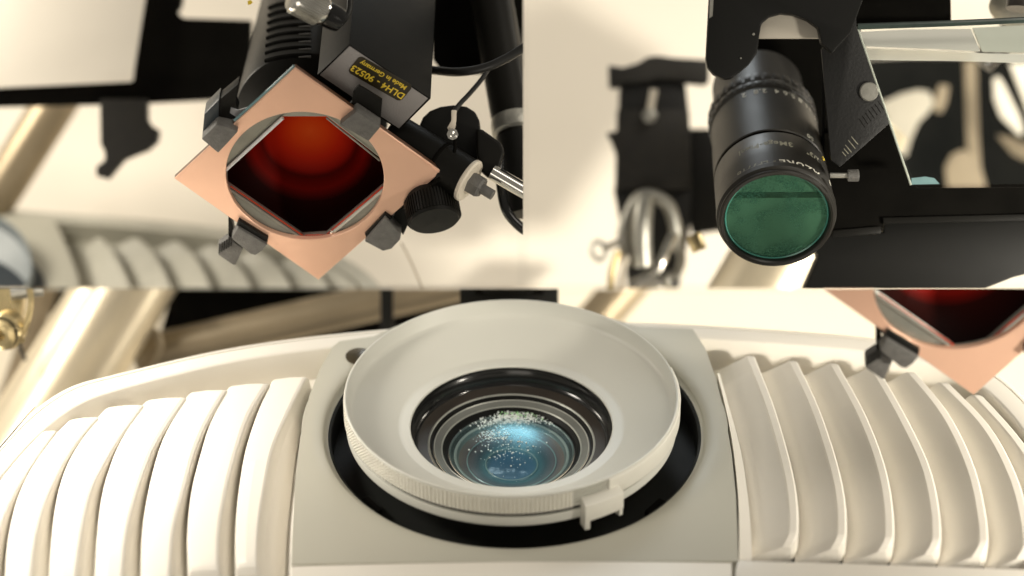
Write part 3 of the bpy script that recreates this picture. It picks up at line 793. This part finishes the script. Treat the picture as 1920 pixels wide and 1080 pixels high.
o = obj('equipment_box', slab([(808, -40), (990, -40), (990, 120), (935, 136), (860, 134), (826, 128), (812, 110)], 330, 60), M['blackmatte']); tag(o, 'black box behind the thick cable, top right of the upper left picture', 'box')
bm = NB(); tube(bm, [P(770, 124, 150), P(815, 132, 120), P(862, 135, 60), P(912, 126, 40), P(955, 106, 40), P(1000, 78, 40)], 8.5, 14)
o = obj('cable', bm, M['rubber']); tag(o, 'thick black cable looping right from the lamp head', 'cable')
bm = NB(); tube(bm, [P(918, 126, 100), P(902, 150, 80), P(880, 176, 60), P(862, 195, 45), P(850, 212, 30)], 4.8, 10)
o = obj('cable', bm, M['rubber']); tag(o, 'thin black cord running down from the thick cable to the clamp', 'cable')
# ---- background of the upper left picture
DO = 350.0
o = obj('white_board', slab([(-80, -80), (284, -80), (248, 150), (245, 153), (-80, 168)], 420, 10), M['white'], bevel=2); tag(o, 'blank white board with a dark edge, top left corner', 'board')
t = thing('bar_support', 'blurred black cross bar below and right of the white board', 'frame', P(230, 340, 450))
obj('cross_bar', slab([(-80, 158), (250, 150), (275, -80), (350, -80), (338, 10), (330, 22), (345, 34), (470, 38), (470, 182), (280, 192), (188, 195), (-80, 201)], 460, 40), M['blackmatte'], t)
obj('hanging_clamp', slab([(187, 185), (276, 185), (276, 225), (284, 236), (298, 244), (294, 266), (276, 282), (250, 292), (232, 300), (218, 316), (202, 336), (180, 330), (180, 312), (196, 300), (196, 285), (188, 270)], 440, 40), M['clampmetal'], t, bevel=5, bseg=3)
DO = 0.0
t = thing('rear_tube', 'blurred gold brown tube below the black cross bar, far left', 'tube', P(40, 400, 1200))
bm = NB(); cyl(bm, P(150, 120, 1150), P(-70, 470, 1150), 50, segs=40); obj('tube_body', bm, M['pipedark'], t)
bm = NB(); tube(bm, [P(752, 455, 500), P(770, 490, 500), P(800, 560, 500)], 2, 6)
o = obj('cord', bm, M['tan']); tag(o, 'thin cord hanging against the wall below the ribbed knob', 'cord')
# ---- projector seen behind the filter plate
F2 = Frame(P(250, 470, 1000), (0, -.555, .832))
t = thing('projector', 'blurred pale projector with curved louvers behind the copper filter plate', 'projector', P(300, 560, 640))
out2 = dens([(-60, 392), (40, 394), (100, 398), (250, 408), (400, 424), (520, 442), (600, 462), (660, 490), (705, 525), (740, 580), (750, 640)])
in2 = dens([(-60, 412), (40, 412), (102, 416), (250, 428), (396, 444), (512, 462), (588, 482), (642, 508), (682, 540), (712, 590), (720, 645)])
bm = NB(); prism3(bm, [F2.px(x, y, 0)-F2.n*50 for x, y in out2+[(-60, 645)]], -F2.n*50); obj('back_shell', bm, M['bezel'], t)
bm = NB(); rows = []
for a, b in zip(out2, in2):
    A, B = F2.px(*a, 0), F2.px(*b, 0); rows.append([A-F2.n*90, A-F2.n*3, A+(B-A)*.1, B, B-F2.n*3, B-F2.n*52])
loft(bm, rows); obj('rim', bm, M['shell2'], t)
bm = NB(); prism3(bm, [F2.px(x, y, 3) for x, y in [(-60, 404), (40, 404), (100, 408), (116, 440), (132, 480), (146, 520), (156, 600), (-60, 600)]], -F2.n*50); obj('bezel', bm, M['bezel'], t, bevel=2)
bm = NB(); W2 = F2.px(-115, 560, 4); lathe(bm, W2, F2.n, [(232, 0), (232, 2), (.01, 2)], 90, u=F2.u, v=F2.v); obj('lens_well', bm, M['bluedark'] if 'bluedark' in M else M['sensor'], t)
F3 = Frame(P(-107, 545, 900), (0, -.72, .69))
bm = NB(); lathe(bm, F3.O, F3.n, [(120, 0), (196, 30), (200, 60), (203, 60), (203, 10), (190, 0)], 90, u=F3.u, v=F3.v); obj('lens_hood', bm, M['hoodblue'] if 'hoodblue' in M else M['hood'], t)
r2 = [[(150, 440), (165, 500), (172, 560)], [(185, 440), (216, 474), (248, 540), (262, 600)], [(250, 440), (290, 474), (323, 540), (338, 600)], [(325, 446), (365, 478), (398, 540), (414, 600)],
      [(395, 452), (438, 484), (473, 540), (490, 600)], [(470, 462), (515, 492), (548, 540), (568, 600)], [(545, 476), (590, 505), (622, 545), (645, 600)], [(610, 495), (650, 520), (690, 560), (705, 600)]]
for i in range(1, 8):
    pc, cc = vcurve(F2, r2[i-1], -5), vcurve(F2, r2[i], -5)
    vt = F2.uv(F2.px(*r2[i][0], -5))[1]; vb = F2.uv(F2.px(r2[i][-1][0], 600, -5))[1]
    build_fin(F2, lambda v, f=pc: f(v)-3, lambda v, f=cc: f(v)-13, cc, None, 'R', vb, vt, t, M['shell2'])

# ================================================================== the filter plate hanging in front of the projector
filter_lamp('cut-off copper coloured filter plate hanging over the projector louvers at the right', 'B',
            lambda x, y: (1826+(x-597)*1.08, 741+(y-525)*1.08), full=False, depth=-420)

# ================================================================== UPPER RIGHT
PANEL = 'TR'
T = Frame(P(1457, 411, 0), (0.012, -.80, -.60))
t = thing('camera', 'black camera body with a long zoom lens pointing down, green glass in front', 'camera', P(1457, 505, 0))
Lu, Lv = T.u, T.v
LO = T.O
bax = (Vector((-.012*.6, .80, .60))).normalized()
bax = -T.n
def at_bar(r, th, s): return LO+bax*s+(Lu*math.cos(R(th))+Lv*math.sin(R(th)))*r
bm = NB(); lathe(bm, LO, bax, [(98, 10), (99, 2), (101, -1), (105, -3), (108, -2), (109.5, 1), (109.5, 5), (108, 7), (110.5, 9), (113, 12), (113, 24), (111.5, 27), (111, 60), (109, 130), (107.5, 133)], 128, u=Lu, v=Lv)
zl = obj('zoom_lens', bm, M['barrel'], t, smooth=25)
bm = NB(); lathe(bm, LO, bax, [(107.6, 131), (103, 133), (103, 140), (107, 142)], 128, u=Lu, v=Lv); obj('focus_groove', bm, M['blackmatte'], zl)
bm = NB(); lathe(bm, LO, bax, [(106.9, 140), (108.5, 143), (107, 200), (104.5, 262), (104.5, 292), (103, 294), (103, 300), (105, 301), (106, 304), (106, 318), (104, 320), (103.5, 322), (105.5, 325), (105, 348), (102, 351), (93, 352), (90, 455), (84, 458), (.01, 458)], 128, u=Lu, v=Lv)
obj('zoom_ring', bm, M['barrel'], zl, smooth=25)
bm = NB()
for i in range(34):
    th = 2*math.pi*i/34+.05; rd = Lu*math.cos(th)+Lv*math.sin(th); tg = -Lu*math.sin(th)+Lv*math.cos(th)
    box(bm, LO+bax*311+rd*105.5, bax*6, tg*6.5, rd*1.8); box(bm, LO+bax*337+rd*105, bax*9, tg*6.5, rd*1.8)
obj('rubber_grip', bm, M['barrel'], zl, bevel=.8)
# green filter glass
M['greenglass'] = mat('green_filter_coating', (.045, .16, .105), .22, bump=.12, bscale=1600, var=.08, vscale=300, col2=(.03, .12, .08))
def green_mat():
    m = bpy.data.materials.new('green_filter_glass'); m.use_nodes = True; nt = m.node_tree; nt.nodes.clear()
    out = nt.nodes.new('ShaderNodeOutputMaterial'); mx = nt.nodes.new('ShaderNodeMixShader'); mx.inputs[0].default_value = .12
    tr = nt.nodes.new('ShaderNodeBsdfTransparent'); g = nt.nodes.new('ShaderNodeBsdfGlossy'); g.inputs['Roughness'].default_value = .15
    tr.inputs[0].default_value = (.33, .50, .42, 1); g.inputs[0].default_value = (.25, .7, .5, 1)
    # dust speckle: a finer diffuse layer
    df = nt.nodes.new('ShaderNodeBsdfDiffuse'); df.inputs[0].default_value = (.015, .06, .04, 1)
    m2 = nt.nodes.new('ShaderNodeMixShader'); tc = nt.nodes.new('ShaderNodeTexCoord'); n1 = nt.nodes.new('ShaderNodeTexNoise'); n1.inputs['Scale'].default_value = 1300; n1.inputs['Detail'].default_value = 6
    n2 = nt.nodes.new('ShaderNodeTexNoise'); n2.inputs['Scale'].default_value = 110
    mu = nt.nodes.new('ShaderNodeMath'); mu.operation = 'MULTIPLY'
    r1 = nt.nodes.new('ShaderNodeMapRange'); r1.inputs[1].default_value = .46; r1.inputs[2].default_value = .56
    r2_ = nt.nodes.new('ShaderNodeMapRange'); r2_.inputs[1].default_value = .45; r2_.inputs[2].default_value = .6; r2_.inputs[4].default_value = .8
    nt.links.new(tc.outputs['Object'], n1.inputs[0]); nt.links.new(tc.outputs['Object'], n2.inputs[0])
    nt.links.new(n1.outputs[0], r1.inputs[0]); nt.links.new(n2.outputs[0], r2_.inputs[0])
    nt.links.new(r1.outputs[0], mu.inputs[0]); nt.links.new(r2_.outputs[0], mu.inputs[1])
    nt.links.new(mu.outputs[0], m2.inputs[0]); nt.links.new(tr.outputs[0], m2.inputs[1]); nt.links.new(df.outputs[0], m2.inputs[2])
    nt.links.new(m2.outputs[0], mx.inputs[1]); nt.links.new(g.outputs[0], mx.inputs[2]); nt.links.new(mx.outputs[0], out.inputs[0])
    return m
bm = NB(); lathe(bm, LO, bax, [(.01, 9), (97.5, 9)], 96, u=Lu, v=Lv); gg = obj('front_glass', bm, green_mat(), zl)
M['tealring'] = mat('teal_glint', (.06, .28, .22), .15, var=.05)
bm = NB(); lathe(bm, LO, bax, [(98.5, 9.5), (97, 7.6), (94.5, 8.6)], 96, u=Lu, v=Lv); obj('bevel_glint', bm, M['tealring'], zl)  # added ring; its teal colour carries the glint on the glass edge
M['elem'] = mat('inner_element', (.52, .56, .48), .5, var=.04, vscale=100)
bm = NB(); lathe(bm, LO, bax, [(.01, 15), (97, 15)], 96, u=Lu, v=Lv); obj('inner_element', bm, M['elem'], zl)
bm = NB(); cc = LO+bax*13+Lv*46
box(bm, cc, Lu*84, Lv*6, bax*1); obj('bar_reflection', bm, M['sensor'], zl)  # bar added behind the glass in place of a dark reflected band
# lettering around the barrel (tops of the letters towards the front)
def ringtext(s, size, th_c, s_c, r, m, spacing=1.05):
    bm = NB()
    def bend(x, y):
        th = th_c+math.degrees(x/r); return at_bar(r, th, s_c-y)
    text_bm(bm, s, size, None, None, None, spacing, bend)
    return obj('lens_lettering', bm, m, zl)
ringtext('AZURE', 25, 68, 34, 111.9, M['print'], 1.15)
ringtext('- LP7718', 20, 113, 34, 111.9, M['dimprint'], 1.1)
ringtext('3Mega-Pixel', 20, 101, 98, 110.4, M['dimprint'], 1.1)
ringtext('2/3"', 19, 50, 92, 110.6, M['dimprint'], 1.1)
ringtext('8', 20, 24, 60, 111.4, M['print'])
ringtext('50', 18, 48, 160, 108.8, M['print'])
ringtext('16  11 8 5.6 4  2.8  2', 19, 66, 288, 105.1, M['print'], 1.15)
bm = NB(); lathe(bm, at_bar(110.2, 31, 118), (Lu*math.cos(R(31))+Lv*math.sin(R(31))), [(5, 0), (4, 1), (.01, 1.4)], 20); obj('index_dot', bm, M['yellow'], zl)
# camera body
obj('camera_body', slab([(1333, -60), (1324, 110), (1327, 126), (1338, 139), (1358, 149), (1372, 147), (1384, 138), (1404, 122), (1420, 100), (1424, 66), (1428, 44), (1444, 31), (1465, 25), (1490, 28), (1515, 38), (1534, 52), (1540, 80), (1560, 100), (1596, 60), (1640, -60)], -95, 30), M['black'], t, bevel=4, bseg=3)
obj('body_edge', slab([(1334, -60), (1341, -60), (1336, 30), (1330, 34)], -99, 3), M['steel'], t)
obj('mount_ring', slab([(1418, 72), (1424, 40), (1444, 24), (1478, 20), (1520, 34), (1545, 56), (1545, 72)], -60, 14), M['fog'], t, bevel=4)
obj('rear_housing', slab([(1398, 60), (1572, 66), (1580, 340), (1530, 330), (1400, 190)], 360, 30), M['blackmatte'], t)
for (x, y, r_) in ((1389, 109, 1.8), (1413, 64, 2.6)):
    bm = NB(); lathe(bm, P(x, y, -96), Vector((0, -1, 0)), [(r_, 0), (r_*.6, 1.2), (.01, 1.5)], 12); obj('body_screw', bm, M['steel'], t)
# lens thumbscrew
bm = NB(); a = P(1556, 329, -20); cyl(bm, a, a+Vector((34, 0, 0)), 5, segs=16)
ts = obj('thumb_screw', bm, M['steel'], t)
bm = NB(); cyl(bm, a+Vector((33, 0, 0)), a+Vector((54, 0, 0)), 10.5, segs=28)
for i in range(20):
    th = 2*math.pi*i/20; box(bm, a+Vector((43.5, math.cos(th)*10.5, math.sin(th)*10.5)), Vector((9, 0, 0)), Vector((0, -math.sin(th), math.cos(th)))*.8, Vector((0, math.cos(th), math.sin(th)))*.9)
obj('screw_head', bm, M['cast'], ts)
# ---- dark mounting plate right of the lens
t = thing('mounting_plate', 'dark angled metal plate with engraved marks and one bright screw, between lens and glass', 'plate', P(1610, 315, 30))
obj('plate', slab([(1540, 92), (1580, 50), (1600, -60), (1602, -60), (1606, 50), (1636, 140), (1667, 232), (1575, 313), (1558, 300)], 20, 10), M['duskplate'], t, bevel=1.2)
bm = NB(); lathe(bm, P(1629, 172, 18), Vector((0, -1, 0)), [(18, 0), (18, 3), (16, 5), (.01, 5.5)], 40); obj('screw', bm, M['screwtop'] if 'screwtop' in M else M['steel'], t)
bm = NB()
for dx, ln in ((0, 10), (5, 14), (13, 16), (20, 15), (-5, 8)):
    x, y = 1586+dx*.8, 284-dx*1.0; prism3(bm, [P(x-ln*.42, y-ln*.5, 19.5), P(x+ln*.42, y+ln*.5, 19.5), P(x+ln*.42+1.3, y+ln*.5-1, 19.5), P(x-ln*.42+1.3, y-ln*.5-1, 19.5)], Vector((0, .6, 0)))
obj('engraving', bm, M['dimprint'], t)
bm = NB()
for i in range(7):
    x, y = 1616+6*i, 232-5.5*i; prism3(bm, [P(x-6, y-9, 19.5), P(x+5, y+7, 19.5), P(x+6, y+6, 19.5), P(x-5, y-10, 19.5)], Vector((0, .6, 0)))
obj('engraving', bm, M['lamp'], t)
# ---- teleprompter-like sheet of glass
t = thing('glass_plate', 'tilted clear glass plate with its reflections built as pale shapes behind it, at the right edge', 'glass', P(1800, 347, 60))
gl = [(1607, 48), (1990, 30), (1990, 344), (1708, 348)]
obj('glass_sheet', slab(gl, 30, 3), M['plateglass'], t)
bm = NB(); tube(bm, [P(1608, 50, 29), P(1800, 43, 29), P(1990, 34, 29)], 6, 10); obj('top_edge', bm, M['teal'], t)
bm = NB(); tube(bm, [P(1607, 50, 29), P(1660, 205, 29), P(1708, 347, 29)], 2.2, 8); obj('side_edge', bm, M['elem'], t)
bm = NB(); prism3(bm, [P(x, y, 32) for x, y in [(1709, 346), (1709, 334), (1735, 331), (1752, 334), (1762, 345)]], Vector((0, 1, 0))); obj('frosted_patch', bm, M['teal2'] if 'teal2' in M else M['tealedge'], t)
def bgshape(nm, pts, d, m, label, cat, th=8, bev=0, lean=0):  # solid shapes standing in for reflections in the glass plate
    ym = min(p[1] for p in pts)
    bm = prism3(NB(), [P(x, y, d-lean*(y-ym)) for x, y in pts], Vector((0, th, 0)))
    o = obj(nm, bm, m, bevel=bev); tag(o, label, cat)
bgshape('strip_reflection', [(1610, 60), (1700, 55), (1820, 54), (1838, 96), (1750, 91), (1616, 86)], 90, M['reflectwhite'], 'bright white reflection built as a strip behind the top of the glass plate', 'strip', lean=1.1)  # bands mirrored in the glass, built as solid strips
bgshape('strip_reflection', [(1614, 90), (1750, 95), (1850, 100), (1990, 103), (1990, 120), (1800, 114), (1624, 112)], 92, M['reflectwhite'], 'narrow white reflection built as a strip just below the bright one behind the glass', 'strip', lean=.8)
bgshape('grey_reflection', [(1824, 52), (1990, 44), (1990, 99), (1842, 97)], 86, M['greyreflection'], 'plain grey reflection built as a panel behind the top right of the glass plate', 'panel')
DO = 850.0  # blurred reflections, built as solids well behind the glass
bgshape('equipment_case', [(1700, 106), (1990, 106), (1990, 380), (1705, 380), (1625, 110)], 560, M['blackmatte'], 'added black backing of the reflections filling the space behind the glass plate', 'case', 40)  # added backing, the dark ground of the reflections
bgshape('pale_reflection', [(1650, 194), (1690, 176), (1722, 168), (1744, 172), (1752, 195), (1738, 215), (1722, 230), (1708, 262), (1700, 292), (1688, 292)], 420, M['fog'], 'large pale reflection built as a solid shape behind the left of the glass plate', 'reflection', 12, 4)
bgshape('pale_reflection', [(1762, 158), (1780, 160), (1776, 190), (1766, 212), (1752, 208), (1750, 190)], 430, M['tan'], 'small tan reflection built as a solid shape behind the middle of the glass plate', 'reflection', 10, 4)
bgshape('stick_reflection', [(1808, 112), (1832, 112), (1836, 250), (1842, 350), (1818, 350), (1812, 240)], 450, M['tan'], 'slim tan upright reflection built as a post behind the glass plate', 'post', 12, 4)
bgshape('white_reflection', [(1862, 148), (1872, 142), (1884, 160), (1912, 218), (1920, 250), (1912, 254), (1876, 218), (1864, 186)], 380, M['white'], 'slanted white reflection built as a card behind the glass plate', 'card', 6, 3)
bgshape('white_reflection', [(1893, 118), (1990, 118), (1990, 300), (1930, 215)], 370, M['white'], 'larger white reflection built as a card at the right edge behind the glass', 'card', 6)
bgshape('tan_reflection', [(1776, 352), (1772, 312), (1786, 288), (1808, 280), (1836, 300), (1850, 352)], 440, M['tan2'] if 'tan2' in M else M['tan'], 'rounded tan reflection built as a solid low behind the glass plate', 'box', 12, 5)
bgshape('tan_reflection', [(1868, 252), (1900, 258), (1990, 300), (1990, 330), (1900, 290)], 440, M['tan'], 'slanted tan reflection built as a solid below the white ones', 'box', 12, 5)
DO = 0.0
# ---- black equipment round it
t = thing('black_rig', 'large black rig of stacked bars below the glass plate and right of the lens', 'rig', P(1740, 541, 200))
obj('rig_body', slab([(1545, 250), (1668, 235), (1720, 352), (1990, 350), (1990, 402), (1657, 412), (1655, 432), (1545, 440)], 120, 60), M['blackmatte'], t, bevel=4)
obj('rig_body', slab([(1500, 420), (1657, 436), (1657, 416), (1990, 410), (1990, 498), (1900, 520), (1800, 560), (1500, 560), (1535, 480)], 160, 60), M['black'], t, bevel=5)
obj('rig_rail', slab([(1655, 408), (1990, 400), (1990, 412), (1657, 420)], 112, 12), M['lamp'], t, bevel=2)
obj('rig_rail', slab([(1560, 432), (1652, 424), (1652, 438), (1560, 446)], 112, 12), M['railbrown'] if 'railbrown' in M else M['lamp'], t, bevel=3)
obj('rig_body', slab([(1545, -60), (1782, -60), (1784, 44), (1612, 50), (1706, 352), (1545, 352)], 140, 40), M['olive'] if 'olive' in M else M['blackmatte'], t, bevel=3)
bm = NB(); cyl(bm, P(1905, -30, 200), P(1875, 40, 190), 34, 26, segs=40); t2 = thing('metal_socket', 'worn round metal socket above the glass plate, top right corner', 'socket', P(1890, 45, 200))
bm.free(); bm = NB(); sax = Vector((-.45, -.55, -.75)).normalized(); lathe(bm, P(1925, -40, 260), sax, [(30, 0), (44, 20), (44, 60), (40, 64), (40, 70), (44, 74), (44, 96), (30, 104), (.01, 104)], 40); obj('socket_body', bm, M['steel'], t2)
bm = NB(); cyl(bm, P(1925, -60, 120), P(1915, 18, 110), 30, segs=32); obj('socket_insert', bm, M['brown'], t2)
o = obj('dark_tube', cyl(NB(), P(1990, -40, 500), P(1840, 120, 500), 26, segs=32), M['brown']); tag(o, 'dark tube slanting under the metal socket', 'tube')
# ---- clamp on the left
DO = 620.0
t = thing('pipe_clamp', 'black pipe clamp with a wing handle left of the lens', 'clamp', P(1220, 400, 260))
obj('wing_handle', slab([(1141, 122), (1168, 126), (1196, 118), (1214, 107), (1232, 104), (1262, 108), (1330, 112), (1330, 154), (1322, 160), (1288, 156), (1280, 150), (1240, 148), (1200, 154), (1166, 156), (1158, 166), (1142, 164)], 250, 40), M['clampmetal'], t, bevel=5, bseg=3)
obj('clamp_upper', slab([(1162, 150), (1285, 150), (1292, 212), (1288, 226), (1160, 226)], 275, 50), M['duskplate'], t, bevel=4)
obj('clamp_jaw', slab([(1158, 204), (1292, 204), (1294, 240), (1296, 352), (1276, 356), (1154, 356), (1156, 290), (1150, 272), (1138, 248), (1157, 246)], 262, 60), M['clampmetal'], t, bevel=4)
obj('clamp_base', slab([(1151, 352), (1296, 352), (1292, 440), (1270, 560), (1180, 560), (1168, 440)], 285, 50), M['duskplate'], t, bevel=4)
bm = NB(); tube(bm, [P(1226, 168, 236), P(1222, 190, 234), P(1219, 208, 234)], 8, 12); obj('clamp_bolt', bm, M['fog'], t)
bm = NB(); lathe(bm, P(1218, 217, 232), Vector((0, -1, .1)), [(18, 0), (17, 6), (9, 9), (.01, 9)], 6); obj('wing_nut', bm, M['steel'], t)
o = obj('crossbar', slab([(1290, 241), (1352, 241), (1365, 290), (1368, 430), (1300, 440), (1290, 400)], 300, 60), M['black'], bevel=5); tag(o, 'short black crossbar between clamp and lens', 'bar')
t = thing('shackle', 'worn galvanised shackle with a looped pin hanging below the black clamp', 'shackle', P(1215, 541, 200))
bm = NB(); tube(bm, [P(1180, 500, 215), P(1170, 440, 210), P(1188, 385, 205), P(1212, 366, 200), P(1250, 382, 205), P(1266, 425, 210), P(1268, 470, 215)], 15, 16); obj('bow', bm, M['steel'], t)
bm = NB(); tube(bm, [P(1212, 368, 185), P(1206, 400, 180), P(1204, 450, 180), P(1208, 500, 185)], lambda s: 19+3*math.sin(s*3), 18); obj('strap_loop', bm, M['steel'], t)
bm = NB(); tube(bm, [P(1110, 472, 200), P(1122, 487, 200), P(1136, 478, 200), P(1134, 460, 200), P(1118, 454, 200)], 5, 12, close=True); obj('pin_ring', bm, M['steel'], t)
bm = NB(); cyl(bm, P(1130, 468, 200), P(1170, 448, 200), 7, segs=16); obj('pin', bm, M['chrome'], t)
bm = NB(); tube(bm, [P(1180, 535, 170), P(1210, 522, 165), P(1235, 500, 160), P(1252, 462, 165), P(1262, 440, 170)], 11, 14); obj('bolt', bm, M['chrome'], t)
bm = NB(); tube(bm, [P(1160, 470, 190), P(1148, 510, 190), P(1144, 570, 190)], 9, 14); obj('wire_leg', bm, M['brass'], t)
bm = NB(); tube(bm, [P(1176, 480, 190), P(1166, 520, 190), P(1164, 570, 190)], 6, 14); obj('wire_leg', bm, M['cream'], t)
bm = NB(); tube(bm, [P(1262, 452, 190), P(1278, 480, 190), P(1270, 515, 190), P(1252, 520, 190), P(1244, 570, 190)], 10, 14); obj('wire_leg', bm, M['steel'], t)
bm = NB(); tube(bm, [P(1176, 552, 160), P(1205, 528, 160), P(1240, 530, 160), P(1250, 560, 160)], 10, 14); obj('wire_leg', bm, M['chrome'], t)
DO = 0.0
t = thing('truss_tube', 'pale cream diagonal tube behind the green glass of the lens', 'tube', P(1400, 560, 700))
bm = NB(); cyl(bm, P(1620, 220, 760), P(1385, 620, 720), 92*1.15, segs=56); obj('tube_body', bm, M['pipe'], t)
t = thing('gold_fitting', 'small blurred gold fitting between the shackle and the lens', 'fitting', P(1302, 470, 500))
bm = NB(); cyl(bm, P(1300, 440, 480), P(1312, 470, 480), 16, segs=24); obj('fitting_body', bm, M['brass'], t, bevel=3)
